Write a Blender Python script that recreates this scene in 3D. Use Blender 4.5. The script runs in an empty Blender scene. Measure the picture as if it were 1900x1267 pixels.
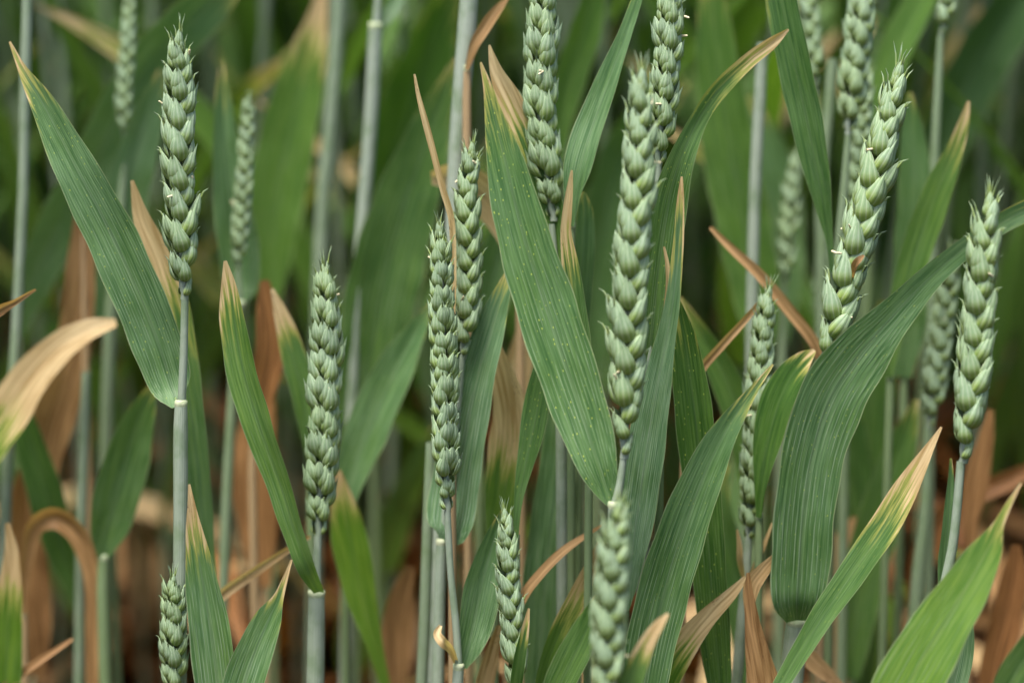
import bpy, math, random
import numpy as np
from mathutils import Vector, Matrix, Quaternion
R = math.radians
sc = bpy.context.scene
col = sc.collection
rnd = random.Random(11)

# ------------------------------------------------------------------ camera
TILT, DIST, ZF, LENS = R(17.0), 0.95, 0.62, 100.0
cam_d = bpy.data.cameras.new('camera'); cam = bpy.data.objects.new('camera', cam_d); col.objects.link(cam)
CAM = Vector((0, -DIST*math.cos(TILT), ZF + DIST*math.sin(TILT)))
cam.location = CAM; cam.rotation_euler = (math.pi/2 - TILT, 0, 0)
cam_d.lens = LENS; cam_d.sensor_width = 36.0; cam_d.clip_start = 0.02; cam_d.clip_end = 400
cam_d.dof.use_dof = True; cam_d.dof.focus_distance = DIST - 0.006; cam_d.dof.aperture_fstop = 4.5; cam_d.dof.aperture_blades = 9
sc.camera = cam
# ------------------------------------------------------------------ sky, sun, exposure
SUN_EL, SUN_AZ = R(76), R(225)          # azimuth measured from +Y towards +X: behind the camera, to its left
w = bpy.data.worlds.new('World'); sc.world = w; w.use_nodes = True
nt = w.node_tree; sky = nt.nodes.new('ShaderNodeTexSky'); sky.sky_type = 'NISHITA'; sky.sun_disc = False
sky.sun_elevation = SUN_EL; sky.sun_rotation = SUN_AZ; sky.dust_density = 4.0; sky.air_density = 1.0; sky.ozone_density = 1.0
nt.links.new(sky.outputs[0], nt.nodes['Background'].inputs[0]); nt.nodes['Background'].inputs[1].default_value = 0.052
sd = bpy.data.lights.new('sun', 'SUN'); sd.energy = 1.5; sd.angle = R(24); sd.color = (1.0, .965, .90)
so = bpy.data.objects.new('sun', sd); col.objects.link(so)
sdir = Vector((math.sin(SUN_AZ)*math.cos(SUN_EL), math.cos(SUN_AZ)*math.cos(SUN_EL), math.sin(SUN_EL)))
so.rotation_euler = sdir.to_track_quat('Z', 'Y').to_euler(); so.location = (-1, -2, 4)
sc.view_settings.view_transform = 'Standard'; sc.view_settings.look = 'None'
sc.view_settings.gamma = 1.0; sc.view_settings.exposure = 2.4
sc.render.engine = 'CYCLES'
cy = sc.cycles; cy.use_denoising = True; cy.max_bounces = 6; cy.diffuse_bounces = 3; cy.transmission_bounces = 3
cy.transparent_max_bounces = 4; cy.caustics_reflective = False; cy.caustics_refractive = False

# ------------------------------------------------------------------ node helpers
class NT:
    def __init__(s, name):
        s.m = bpy.data.materials.new(name); s.m.use_nodes = True; s.t = s.m.node_tree; s.t.nodes.clear()
    def n(s, typ, **kw):
        nd = s.t.nodes.new(typ)
        for k, v in kw.items(): setattr(nd, k, v)
        return nd
    def put(s, sock, v):
        if v is None: return
        if isinstance(v, bpy.types.NodeSocket): s.t.links.new(v, sock)
        elif isinstance(v, (tuple, list)) and sock.type == 'RGBA': sock.default_value = (*v[:3], 1)
        else: sock.default_value = v
    def math(s, op, a, b=0.5, c=None, clamp=False):
        nd = s.n('ShaderNodeMath', operation=op); nd.use_clamp = clamp
        s.put(nd.inputs[0], a); s.put(nd.inputs[1], b)
        if c is not None: s.put(nd.inputs[2], c)
        return nd.outputs[0]
    def ss(s, x, a, b, lo=0.0, hi=1.0):
        nd = s.n('ShaderNodeMapRange', interpolation_type='SMOOTHSTEP'); s.put(nd.inputs[0], x)
        s.put(nd.inputs[1], a); s.put(nd.inputs[2], b); s.put(nd.inputs[3], lo); s.put(nd.inputs[4], hi); return nd.outputs[0]
    def mix(s, f, a, b, mode='MIX'):
        nd = s.n('ShaderNodeMix', data_type='RGBA', blend_type=mode); s.put(nd.inputs[0], f); s.put(nd.inputs[6], a); s.put(nd.inputs[7], b); return nd.outputs[2]
    def comb(s, x, y, z=0.0):
        nd = s.n('ShaderNodeCombineXYZ'); s.put(nd.inputs[0], x); s.put(nd.inputs[1], y); s.put(nd.inputs[2], z); return nd.outputs[0]
    def noise(s, vec, scale=1.0, detail=2.0, rough=.5):
        nd = s.n('ShaderNodeTexNoise'); s.put(nd.inputs['Vector'], vec); nd.inputs['Scale'].default_value = scale
        nd.inputs['Detail'].default_value = detail; nd.inputs['Roughness'].default_value = rough; return nd.outputs[0]
    def uv(s, name):
        u = s.n('ShaderNodeUVMap'); u.uv_map = name; x = s.n('ShaderNodeSeparateXYZ'); s.t.links.new(u.outputs[0], x.inputs[0]); return x.outputs[0], x.outputs[1]
    def out(s, sh): o = s.n('ShaderNodeOutputMaterial'); s.t.links.new(sh, o.inputs[0]); return s.m
    def bump(s, h, strength, dist):
        b = s.n('ShaderNodeBump'); b.inputs['Strength'].default_value = strength; b.inputs['Distance'].default_value = dist; s.put(b.inputs['Height'], h); return b.outputs[0]
    def princ(s, colr, rough=.5, spec=.4, normal=None, **kw):
        p = s.n('ShaderNodeBsdfPrincipled'); s.put(p.inputs['Base Color'], colr); s.put(p.inputs['Roughness'], rough)
        s.put(p.inputs['Specular IOR Level'], spec)
        if normal is not None: s.put(p.inputs['Normal'], normal)
        for k, v in kw.items(): s.put(p.inputs[k], v)
        return p.outputs[0]
    def blend(s, f, a, b):
        nd = s.n('ShaderNodeMixShader'); s.put(nd.inputs[0], f); s.t.links.new(a, nd.inputs[1]); s.t.links.new(b, nd.inputs[2]); return nd.outputs[0]

def leaf_material():
    """wheat leaf; object colour = (dry share from the tip, yellowness, waxy bloom, speckle)"""
    m = NT('wheat_leaf')
    u, v = m.uv('UVMap'); cx, cl = m.uv('cm')
    oi = m.n('ShaderNodeObjectInfo'); sep = m.n('ShaderNodeSeparateColor'); m.t.links.new(oi.outputs['Color'], sep.inputs[0])
    dry, yel, blo, spk, rn = sep.outputs[0], sep.outputs[1], sep.outputs[2], oi.outputs['Alpha'], oi.outputs['Random']
    off = m.math('MULTIPLY', rn, 37.0)
    clo, cxo = m.math('ADD', cl, off), m.math('ADD', cx, off)
    streak = m.noise(m.comb(m.math('MULTIPLY', cxo, 9.0), m.math('MULTIPLY', clo, .35)), 1.0, 3, .6)
    streak = m.ss(streak, .28, .72)
    patch = m.noise(m.comb(cxo, m.math('MULTIPLY', clo, .45)), .9, 3, .55)
    fine = m.noise(m.comb(m.math('MULTIPLY', cxo, 30.0), m.math('MULTIPLY', clo, 5.0)), 1.0, 2, .6)
    uw = m.math('ADD', u, m.math('MULTIPLY', m.math('SUBTRACT', streak, .5), .012))
    sn = m.math('SINE', m.math('MULTIPLY', uw, m.math('MULTIPLY_ADD', rn, 50.0, 75.0)))
    sn2 = m.math('SINE', m.math('MULTIPLY', uw, 2*math.pi*45))
    brk = m.ss(m.noise(m.comb(m.math('MULTIPLY', cxo, 16.0), m.math('MULTIPLY', clo, .6)), 1.0, 2, .6), .36, .62)
    vein = m.math('MULTIPLY', m.ss(sn, .55, 1.0), brk)
    edge = m.math('MULTIPLY', m.math('ABSOLUTE', m.math('SUBTRACT', u, .5)), 2.0)
    rib = m.ss(m.math('ABSOLUTE', m.math('SUBTRACT', u, .5)), .012, .05, 1.0, 0.0)
    # green of the blade
    dark = m.mix(streak, (.018, .070, .006), (.066, .160, .018))
    dark = m.mix(yel, dark, m.mix(streak, (.080, .19, .012), (.18, .30, .030)))
    wax = m.mix(streak, (.078, .172, .070), (.190, .310, .160))
    bl = m.math('MULTIPLY', blo, m.ss(patch, .25, .7, .55, 1.15), clamp=True)
    green = m.mix(bl, dark, wax)
    pale = m.mix(blo, (.15, .24, .085), (.33, .42, .31))
    green = m.mix(m.math('MULTIPLY', vein, m.ss(v, .25, .9, .85, .22)), green, pale)
    green = m.mix(m.math('MULTIPLY', rib, .35), green, m.mix(.5, (.02, .06, .014), pale))
    vo = m.n('ShaderNodeTexVoronoi'); m.put(vo.inputs['Vector'], m.comb(m.math('MULTIPLY', cxo, 8.0), m.math('MULTIPLY', clo, 4.6))); vo.inputs['Scale'].default_value = 1.0
    vs = m.n('ShaderNodeSeparateColor'); m.t.links.new(vo.outputs['Color'], vs.inputs[0])
    dot = m.math('MULTIPLY', m.ss(vo.outputs['Distance'], .08, .22, 1.0, 0.0), m.ss(vs.outputs[0], .35, .75))
    green = m.mix(m.math('MULTIPLY', m.math('MULTIPLY', dot, spk), m.ss(patch, .2, .5)), green, (.42, .50, .10))
    # margin
    green = m.mix(m.ss(edge, .955, .99, 0.0, .65), green, (.32, .37, .20))
    # withering from tip and margins
    e3 = m.math('POWER', edge, 3.0)
    reach = m.math('ADD', m.math('MULTIPLY', e3, .07), m.math('MULTIPLY', m.math('SUBTRACT', streak, .5), .20))
    reach = m.math('ADD', reach, m.math('MULTIPLY', m.math('SUBTRACT', patch, .5), .16))
    d = m.math('SUBTRACT', m.math('ADD', v, reach), m.math('SUBTRACT', 1.05, dry))
    yl = m.mix(fine, (.24, .30, .05), (.46, .42, .12))
    tan = m.mix(streak, (.42, .27, .11), (.76, .59, .34))
    tan = m.mix(m.math('MULTIPLY', m.ss(rn, .45, .95, 0, .85), m.ss(dry, .9, 1.2, .18, 1.0)), tan, m.mix(streak, (.17, .07, .02), (.56, .31, .13)))
    tan = m.mix(m.math('MULTIPLY', spk, m.ss(dry, .95, 1.4)), tan, m.mix(streak, (.10, .034, .009), (.42, .17, .05)))
    tan = m.mix(m.ss(m.math('MULTIPLY', fine, patch), .36, .46), tan, (.16, .075, .035))
    c = m.mix(m.ss(d, -.12, .0, 0, 1), green, yl); dm = m.ss(d, -.03, .05); c = m.mix(dm, c, tan)
    nrm = m.bump(m.math('ADD', m.math('MULTIPLY', sn, .4), m.math('ADD', m.math('MULTIPLY', sn2, .25), m.math('MULTIPLY', fine, .8))), .42, .00028)
    p = m.princ(c, m.ss(fine, .2, .8, .36, .54), .32, nrm)
    tr = m.n('ShaderNodeBsdfTranslucent'); m.put(tr.inputs[0], m.mix(1.0, c, (1.15, 1.2, .6), 'MULTIPLY')); m.put(tr.inputs['Normal'], nrm)
    return m.out(m.blend(m.math('SUBTRACT', .40, m.math('MULTIPLY', bl, .12)), p, tr.outputs[0]))

def glume_material():
    m = NT('wheat_glume'); u, v = m.uv('UVMap')
    oi = m.n('ShaderNodeObjectInfo'); rn = oi.outputs['Random']
    tc = m.n('ShaderNodeTexCoord')
    nz = m.noise(tc.outputs['Object'], 420.0, 3, .6); big = m.noise(tc.outputs['Object'], 120.0, 2, .5)
    base = m.mix(big, (.205, .300, .060), (.320, .410, .115))
    wax = m.mix(nz, (.165, .265, .135), (.345, .450, .295))
    t = m.ss(m.math('ADD', v, m.math('MULTIPLY', m.math('SUBTRACT', big, .5), .45)), .22, .62)
    c = m.mix(t, base, wax)
    edge = m.math('MULTIPLY', m.math('ABSOLUTE', m.math('SUBTRACT', u, .5)), 2.0)
    rib = m.ss(m.math('SINE', m.math('MULTIPLY', u, 2*math.pi*6)), .55, 1.0)
    c = m.mix(m.math('MULTIPLY', rib, .30), c, (.56, .62, .48))
    dk = m.ss(m.math('SINE', m.math('MULTIPLY', m.math('ADD', u, .5/6), 2*math.pi*6)), .6, 1.0)
    c = m.mix(m.math('MULTIPLY', dk, .24), c, (.075, .15, .055))
    c = m.mix(m.ss(edge, .80, .98, 0, .5), c, (.44, .52, .34))
    c = m.mix(m.ss(v, .90, 1.0, 0, .55), c, (.46, .44, .24))
    c = m.mix(m.ss(rn, .0, 1.0, 0, .28), c, m.mix(1.0, c, (1.0, 1.02, .62), 'MULTIPLY'))
    nrm = m.bump(m.math('ADD', m.math('MULTIPLY', m.math('SINE', m.math('MULTIPLY', u, 2*math.pi*6)), .5), m.math('MULTIPLY', nz, .6)), .4, .0003)
    p = m.princ(c, .5, .35, nrm)
    tr = m.n('ShaderNodeBsdfTranslucent'); m.put(tr.inputs[0], c)
    return m.out(m.blend(.15, p, tr.outputs[0]))

def stem_material():
    """culm and sheath; object colour = (dry, yellowness, waxy bloom, -)"""
    m = NT('wheat_stem'); u, v = m.uv('UVMap'); cx, cl = m.uv('cm')
    oi = m.n('ShaderNodeObjectInfo'); sep = m.n('ShaderNodeSeparateColor'); m.t.links.new(oi.outputs['Color'], sep.inputs[0])
    off = m.math('MULTIPLY', oi.outputs['Random'], 29.0)
    st = m.noise(m.comb(m.math('MULTIPLY', m.math('ADD', cx, off), 14.0), m.math('MULTIPLY', m.math('ADD', cl, off), .4)), 1.0, 3, .6)
    pt = m.noise(m.comb(m.math('ADD', cx, off), m.math('MULTIPLY', m.math('ADD', cl, off), .7)), 1.3, 3, .6)
    g = m.mix(st, (.075, .140, .060), (.150, .225, .115)); wx = m.mix(st, (.205, .255, .190), (.370, .410, .345))
    g = m.mix(sep.outputs[1], g, (.22, .27, .08))
    c = m.mix(m.math('MULTIPLY', sep.outputs[2], m.ss(pt, .25, .6, .35, 1.0), clamp=True), g, wx)
    c = m.mix(sep.outputs[0], c, m.mix(st, (.26, .13, .06), (.55, .37, .21)))
    sn = m.math('SINE', m.math('MULTIPLY', u, 2*math.pi*20))
    c = m.mix(m.math('MULTIPLY', m.ss(sn, .3, 1), .18), c, (.06, .11, .05))
    nrm = m.bump(m.math('ADD', m.math('MULTIPLY', sn, .4), st), .3, .0003)
    return m.out(m.princ(c, .5, .35, nrm))

def plain_material(name, a, b, scale, rough=.6):
    m = NT(name); tc = m.n('ShaderNodeTexCoord'); n = m.noise(tc.outputs['Object'], scale, 4, .6)
    return m.out(m.princ(m.mix(m.ss(n, .3, .7), a, b), rough, .25, m.bump(n, .5, .3/scale)))

def soil_material():
    m = NT('soil'); tc = m.n('ShaderNodeTexCoord'); a = m.noise(tc.outputs['Object'], 9.0, 6, .65); b = m.noise(tc.outputs['Object'], 60.0, 4, .6)
    c = m.mix(m.ss(a, .3, .7), (.022, .014, .009), (.055, .034, .021)); c = m.mix(m.ss(b, .55, .7, 0, .5), c, (.12, .08, .045))
    return m.out(m.princ(c, .9, .15, m.bump(m.math('ADD', a, m.math('MULTIPLY', b, .4)), .9, .02)))

MLEAF, MGLUME, MSTEM, MSOIL = leaf_material(), glume_material(), stem_material(), soil_material()
MANTH = plain_material('anther', (.58, .50, .30), (.74, .68, .48), 600)
MCOLLAR = plain_material('collar', (.27, .34, .19), (.42, .45, .29), 300)
MSCRAP = plain_material('dry_scrap', (.30, .14, .06), (.62, .40, .24), 200)

# ------------------------------------------------------------------ geometry helpers
CT, ST = math.cos(TILT), math.sin(TILT)
UP, FW = Vector((0, ST, CT)), Vector((0, CT, -ST))
PXU = 36.0/LENS/1900.0; LEAN = .14
def at(x, y, Y):
    """world point on the nearly upright plane Y (metres; the crop leans back a little) seen at photo position x, y"""
    d = Vector(((x-950)*PXU, 0, 0)) + UP*(-(y-633.5)*PXU) + FW
    return CAM + d*((Y-CAM.y+LEAN*(CAM.z-ZF))/(d.y-LEAN*d.z))
def px(p): return (p-CAM).dot(FW)*PXU            # size of one photo pixel at p, metres

def spline(vals, n):
    """Catmull-Rom through rows of vals, n samples spread by chord length of the first three columns"""
    P = np.array(vals, float)
    if len(P) == 2: P = np.vstack([P[0], (P[0]+P[1])/2, P[1]])
    seg = np.linalg.norm(np.diff(P[:, :3], axis=0), axis=1); seg = np.maximum(seg, 1e-6); s = np.concatenate([[0], np.cumsum(seg)])
    m = np.zeros_like(P)
    m[1:-1] = (P[2:]-P[:-2])/(s[2:]-s[:-2])[:, None]; m[0] = (P[1]-P[0])/seg[0]; m[-1] = (P[-1]-P[-2])/seg[-1]
    t = np.linspace(0, s[-1], n); k = np.clip(np.searchsorted(s, t, 'right')-1, 0, len(P)-2); h = seg[k]; a = (t-s[k])/h
    a = a[:, None]; h = h[:, None]
    return (2*a**3-3*a**2+1)*P[k] + (a**3-2*a**2+a)*h*m[k] + (-2*a**3+3*a**2)*P[k+1] + (a**3-a**2)*h*m[k+1]

class MB:
    def __init__(s): s.v, s.f, s.uv, s.cm = [], [], [], []
    def grid(s, rows, uvs, cms, closed=False):
        b = len(s.v); n = len(rows[0])
        for r in rows: s.v += [tuple(q) for q in r]
        for r in uvs: s.uv += r
        for r in cms: s.cm += r
        for i in range(len(rows)-1):
            for j in range(n-1):
                a = b+i*n+j; s.f.append((a, a+1, a+n+1, a+n))
    def mesh(s, name, mat):
        me = bpy.data.meshes.new(name); me.from_pydata(s.v, [], s.f)
        li = np.zeros(len(me.loops), np.int32); me.loops.foreach_get('vertex_index', li)
        for nm, d in (('UVMap', s.uv), ('cm', s.cm)):
            l = me.uv_layers.new(name=nm); l.data.foreach_set('uv', np.array(d, np.float32)[li].ravel())
        me.polygons.foreach_set('use_smooth', np.ones(len(me.polygons), bool)); me.materials.append(mat); me.update(); return me

def obj(name, me, parent=None, loc=None, color=None):
    o = bpy.data.objects.new(name, me); col.objects.link(o)
    if parent: o.parent = parent
    if loc is not None: o.location = loc
    if color: o.color = color
    return o
def tag(o, label, cat, group=None, kind=None):
    o['label'] = label; o['category'] = cat
    if group: o['group'] = group
    if kind: o['kind'] = kind
    return o

def add_leaf(mb, P, W, N, fold=.22, nc=9, wave=.05, seed=0, origin=Vector((0, 0, 0)), vr=(0., 1.)):
    """P centre points, W half widths, N rough facing directions; base first"""
    r = random.Random(seed); n = len(P); ph1, ph2 = r.uniform(0, 6), r.uniform(0, 6)
    L = 0; rows, uvs, cms = [], [], []
    for i in range(n):
        T = (P[min(i+1, n-1)]-P[max(i-1, 0)]).normalized()
        if i: L += (P[i]-P[i-1]).length
        S = T.cross(N[i]).normalized(); Nn = S.cross(T)
        row, uvr, cmr = [], [], []; fv = i/(n-1)
        for j in range(nc):
            s = 2*j/(nc-1)-1
            k = fold*(abs(s)**1.25) - fold*.45
            wv = wave*abs(s)**2*(math.sin(L*150+ph1+(2.1 if s > 0 else 0)) + .5*math.sin(L*370+ph2+s))
            wob = 1 + .025*math.sin(L*260+ph2*2+(3 if s > 0 else 0)) if abs(s) > .9 else 1
            row.append(P[i] + S*(W[i]*s*wob) + Nn*(W[i]*(k+wv)) - origin); uvr.append(((s+1)/2, vr[0]+(vr[1]-vr[0])*fv)); cmr.append((W[i]*s*100, L*100))
        rows.append(row); uvs.append(uvr); cms.append(cmr)
    mb.grid(rows, uvs, cms)

def add_tube(mb, P, rad, nc=12, origin=Vector((0, 0, 0)), cap=False):
    n = len(P); L = 0; rows, uvs, cms = [], [], []
    ref = Vector((0, 1, 0))
    for i in range(n):
        T = (P[min(i+1, n-1)]-P[max(i-1, 0)]).normalized()
        if i: L += (P[i]-P[i-1]).length
        a = T.cross(ref).normalized(); b = a.cross(T)
        rows.append([P[i]+(a*math.cos(q)+b*math.sin(q))*rad[i]-origin for q in [2*math.pi*j/nc for j in range(nc+1)]])
        uvs.append([(j/nc, i/(n-1)) for j in range(nc+1)]); cms.append([(j/nc*rad[i]*628, L*100) for j in range(nc+1)])
    mb.grid(rows, uvs, cms)

# ------------------------------------------------------------------ spikelets
def add_scale(mb, M, L, W, D, r, pointed=False, awn=0.0, nphi=9, nt=9):
    ts = [0, .06, .16, .30, .46, .62, .76, .89, 1.0] if nt == 9 else [0, .15, .4, .7, 1.0]
    if pointed: wt = {0: .30, .06: .58, .16: .84, .30: 1, .46: .98, .62: .86, .76: .67, .89: .44, 1.0: .14, .15: .82, .4: 1, .7: .74}
    else: wt = {0: .34, .06: .64, .16: .90, .30: 1, .46: .98, .62: .88, .76: .72, .89: .60, 1.0: .42, .15: .88, .4: 1, .7: .78}
    rows, uvs, cms = [], [], []; tw = r.uniform(-.25, .25); bend = r.uniform(-.05, .12)
    for t in ts:
        row, uvr = [], []
        w = wt[t]; dome = math.sin(math.pi*min(1, .12+t*.8))**.8
        for j in range(nphi):
            s = 2*j/(nphi-1)-1; ph = s*R(104)
            keel = math.exp(-((s-tw)/.16)**2)
            x = W*w*math.sin(ph)*(1 if abs(ph) < R(90) else 1.0); y = D*(.30+.70*dome)*(math.cos(ph)*w*.92 + .16*keel*w) + D*bend*t
            z = L*t
            if t > .8 and not pointed: z += L*(t-.8)*(2.0*keel + .8*math.exp(-((s-tw+.75)/.22)**2) + .4*math.exp(-((s-tw-.7)/.22)**2) - .6)
            row.append(M @ Vector((x, y, z))); uvr.append((j/(nphi-1), t*.92))
        rows.append(row); uvs.append(uvr); cms.append([(0, t)]*nphi)
    mb.grid(rows, uvs, cms)
    if awn > 0:
        tip = M @ Vector((W*.1*tw, D*.25, L*.97)); ax = (M.to_3x3() @ Vector((0, r.uniform(-.02, .22), 1))).normalized()
        P = [tip - ax*.002, tip+ax*awn*.5, tip+ax*awn + M.to_3x3() @ Vector((r.uniform(-.0004, .0004), .0006, 0))]
        add_tube(mb, P, [.00035, .00024, .00004], 5)

def scale_matrix(base, lean_x, lean_y, face):
    """scale stands on base, leans sideways and outwards, its convex face turned by face about its axis"""
    return Matrix.Translation(base) @ Matrix.Rotation(lean_x, 4, 'Y') @ Matrix.Rotation(-lean_y, 4, 'X') @ Matrix.Rotation(face, 4, 'Z')

def add_spikelet(mb, seed, awned=0.0, low=False, M0=Matrix.Identity(4)):
    r = random.Random(seed); k = .001; a, b = (5, 5) if low else (9, 9)
    j = lambda q: r.uniform(-q, q)
    fl = [(0, 1.8, 4.0, 0, 9, 0, 7.8, 1.9, 1.7)] if not low else []
    for s in (-1, 1):
        fl += [(s*1.1, 1.5, 2.3+.6*s, s*9, 9, -s*46, 8.8, 2.3, 2.0)]
    for (x, y, z, lx, ly, fc, L, W, D) in fl:
        aw = r.uniform(.5, 1)*awned if awned and r.random() < .85 else (r.uniform(.0008, .0024) if r.random() < .8 and not low else 0)
        add_scale(mb, M0 @ scale_matrix(Vector((x*k, y*k, z*k)), R(lx+j(5)), R(ly+j(6)), R(fc+j(14))), L*k*(1+j(.08)), W*k, D*k, r, True, aw, a, b)
    for s in (-1, 1):       # the two glumes
        aw = r.uniform(.3, .6)*awned if awned and r.random() < .6 else 0
        add_scale(mb, M0 @ scale_matrix(Vector((s*1.55*k, .9*k, 0)), R(s*11+j(4)), R(9+j(5)), R(-s*66+j(12))), 8.0*k*(1+j(.07)), 2.5*k, 2.3*k, r, False, aw, a, b)

def spk_mesh(seed, aw):
    mb = MB(); add_spikelet(mb, seed, aw); return mb.mesh('spikelet', MGLUME)
SPK = [spk_mesh(100+i, 0) for i in range(8)]; SPKA = [spk_mesh(200+i, .0055) for i in range(4)]
mb = MB(); add_tube(mb, [Vector((0, 0, z*.001)) for z in (0, .4, 1.2, 2.2, 3.0, 3.3)], [.0001, .0004, .00042, .0004, .00036, .00008], 6); ANTH = mb.mesh('anther', MANTH)

def term_mesh(seed):
    # the closed spikelet at the very tip: scales set all round the axis
    r = random.Random(seed); mb = MB(); k = .001
    for i, (L, z, W) in enumerate(((8.6, 1.6, 1.7), (8.6, 1.6, 1.7), (7.4, .6, 2.0), (7.4, .6, 2.0), (6.4, 0, 2.2), (6.4, 0, 2.2))):
        a = i*math.pi + (i//2)*1.1 + r.uniform(-.2, .2)
        M = Matrix.Rotation(a, 4, 'Z') @ scale_matrix(Vector((0, .25*k, z*k)), R(r.uniform(-4, 4)), R(r.uniform(0, 5)), 0)
        add_scale(mb, M, L*k, W*k, 1.5*k, r, True, r.uniform(.004, .0095) if i < 5 else 0)
    return mb.mesh('spikelet', MGLUME)
TERM = [term_mesh(300+i) for i in range(3)]

def ear_frames(P, face, seed, pitch=.0046, size=1.0, view=None):
    """spikelet matrices along an ear axis P (base first); face 0 shows one row full on, 90 both rows from the edge"""
    r = random.Random(seed); L = [0]
    for i in range(1, len(P)): L.append(L[-1]+(P[i]-P[i-1]).length)
    tot = L[-1]; n = max(5, int((tot-.007)/(pitch*size))); out = []
    for k in range(n+1):
        s = .0015 + k*(tot-.0085*size)/n; i = max(1, min(len(P)-1, next((q for q in range(1, len(P)) if L[q] >= s), len(P)-1)))
        f = (s-L[i-1])/max(1e-6, L[i]-L[i-1]); p = P[i-1].lerp(P[i], f); T = (P[i]-P[i-1]).normalized()
        V = view if view is not None else (CAM-p).normalized(); X = T.cross(V).normalized() * -1; Yv = X.cross(T)
        sd = 1 if k % 2 else -1; fr = k/n
        a = R(face) + r.uniform(-.13, .13)
        outd = (V - T*V.dot(T)).normalized()*math.cos(a) + X*math.sin(a)
        outd *= sd
        if k == n: outd = outd.cross(T).normalized()
        zax = (T + outd*(.15+r.uniform(-.05, .07) - .12*fr)).normalized(); yax = (outd - zax*outd.dot(zax)).normalized(); xax = yax.cross(zax)
        sz = size*(min(1, .50+fr*4.2) if fr < .13 else 1.0)*(1 - .30*max(0, (fr-.62)/.38)**1.4)*r.uniform(.94, 1.05)
        off = outd*(-.0007*size if k < n else 0)
        out.append((Matrix.Translation(p+off) @ Matrix((xax, yax, zax)).transposed().to_4x4() @ Matrix.Diagonal((sz*1.22, sz*1.16, sz*1.14, 1)), fr, outd, sz))
    return out, tot

def build_ear(parent, base, P, face, seed, size=1.0, anthers=5, awns=True):
    r = random.Random(seed*7+1); fr, tot = ear_frames(P, face, seed, size=size)
    mb = MB(); Q = [p + Vector((.0004*math.sin(i*1.9), 0, 0)) for i, p in enumerate(P)]
    Q = Q[:int(len(Q)*.9)]
    add_tube(mb, Q, [.0013*size - .0007*size*i/(len(Q)-1) for i in range(len(Q))], 8, base)
    e = obj('ear', mb.mesh('ear', MSTEM), parent, color=(0, .25, .9, 0))
    for M, f, outd, sz in fr:
        me = r.choice(TERM) if f == 1 else r.choice(SPKA) if (awns and f > .84) else (r.choice(SPKA) if r.random() < .04 else r.choice(SPK))
        o = obj('spikelet', me, e); Ml = M.copy(); Ml.translation = M.translation-base; o.matrix_local = Ml
    for k in range(anthers):
        M, f, outd, sz = r.choice(fr[2:-2]); sdv = r.choice((-1, 1))
        p = M @ Vector((sdv*.0024+r.uniform(-.0006, .0006), .0030, .0078+r.uniform(-.002, .002)))
        o = obj('anther', ANTH, e); q = Quaternion((r.uniform(-1, 1), r.uniform(-1, 1), r.uniform(-.4, .4)), r.uniform(.5, 2.4))
        o.matrix_local = Matrix.Translation(p-base) @ q.to_matrix().to_4x4() @ Matrix.Scale(r.uniform(.7, 1.05), 4)
    return e

# ------------------------------------------------------------------ ground
mb = MB(); gn = 60; r0 = random.Random(4)
xs = [math.copysign(abs(q)**2.2, q)*90 for q in np.linspace(-1, 1, gn)]
rows = [[(x, y+1, -.004+r0.uniform(-.006, .006) if abs(x) < 6 and abs(y) < 6 else 0) for x in xs] for y in xs]
mb.grid(rows, [[(0, 0)]*gn]*gn, [[(0, 0)]*gn]*gn)
g = obj('ground', mb.mesh('ground', MSOIL)); g['kind'] = 'structure'

# ------------------------------------------------------------------ one plant
seedc = [0]
def nseed(): seedc[0] += 1; return seedc[0]*13+5
def ground_stem(P, rad, lean=0.0):
    """carry a stem from its lowest point straight down to the soil"""
    p = P[-1]; n = 7; r = random.Random(int(p.x*1e5)); dx, dy = r.uniform(-.012, .012), r.uniform(-.006, .012)
    for i in range(1, n+1):
        f = i/n; P.append(Vector((p.x+dx*f**1.5, p.y+dy*f**1.5-LEAN*p.z*(f-f*f/2), p.z*(1-f)-.004*f))); rad.append(rad[-1])
    return P, rad

def leaf_part(parent, base, spec, Y):
    """spec: p = [(x, y, half width[, dY cm[, roll]])] base first, in photo pixels on upright plane Y"""
    pts = [tuple(q)+(0.0,)*(5-len(q)) for q in spec['p']]
    if spec.get('tipfirst', True): pts = pts[::-1]
    rows = []; roll0 = spec.get('roll', rnd.choice((-1, 1))*rnd.uniform(8, 26))
    for (x, y, hw, dy, ro) in pts:
        p = at(x, y, Y+dy*.01); rows.append((p.x, p.y, p.z, hw*px(p), R(roll0+ro)))
    S = spline(rows, spec.get('n', 64))
    P = [Vector(q[:3]) for q in S]; Wd, N = [], []
    for i, q in enumerate(S):
        T = (P[min(i+1, len(P)-1)]-P[max(i-1, 0)]).normalized(); V = (CAM-P[i]).normalized(); V = (V-T*V.dot(T)).normalized(); X = T.cross(V)
        N.append(V*math.cos(q[4])+X*math.sin(q[4])); Wd.append(max(.0002, q[3]/max(.35, math.cos(q[4]))))
    mb = MB(); add_leaf(mb, P, Wd, N, spec.get('fold', rnd.uniform(.14, .34)), 11, spec.get('wave', .035), nseed(), base)
    o = obj(spec.get('name', 'leaf'), mb.mesh('leaf', MLEAF), parent, color=spec.get('c', (.06, .1, .4, .5)))
    if 'label' in spec: o['label'] = spec['label']
    return P[0]

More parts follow.
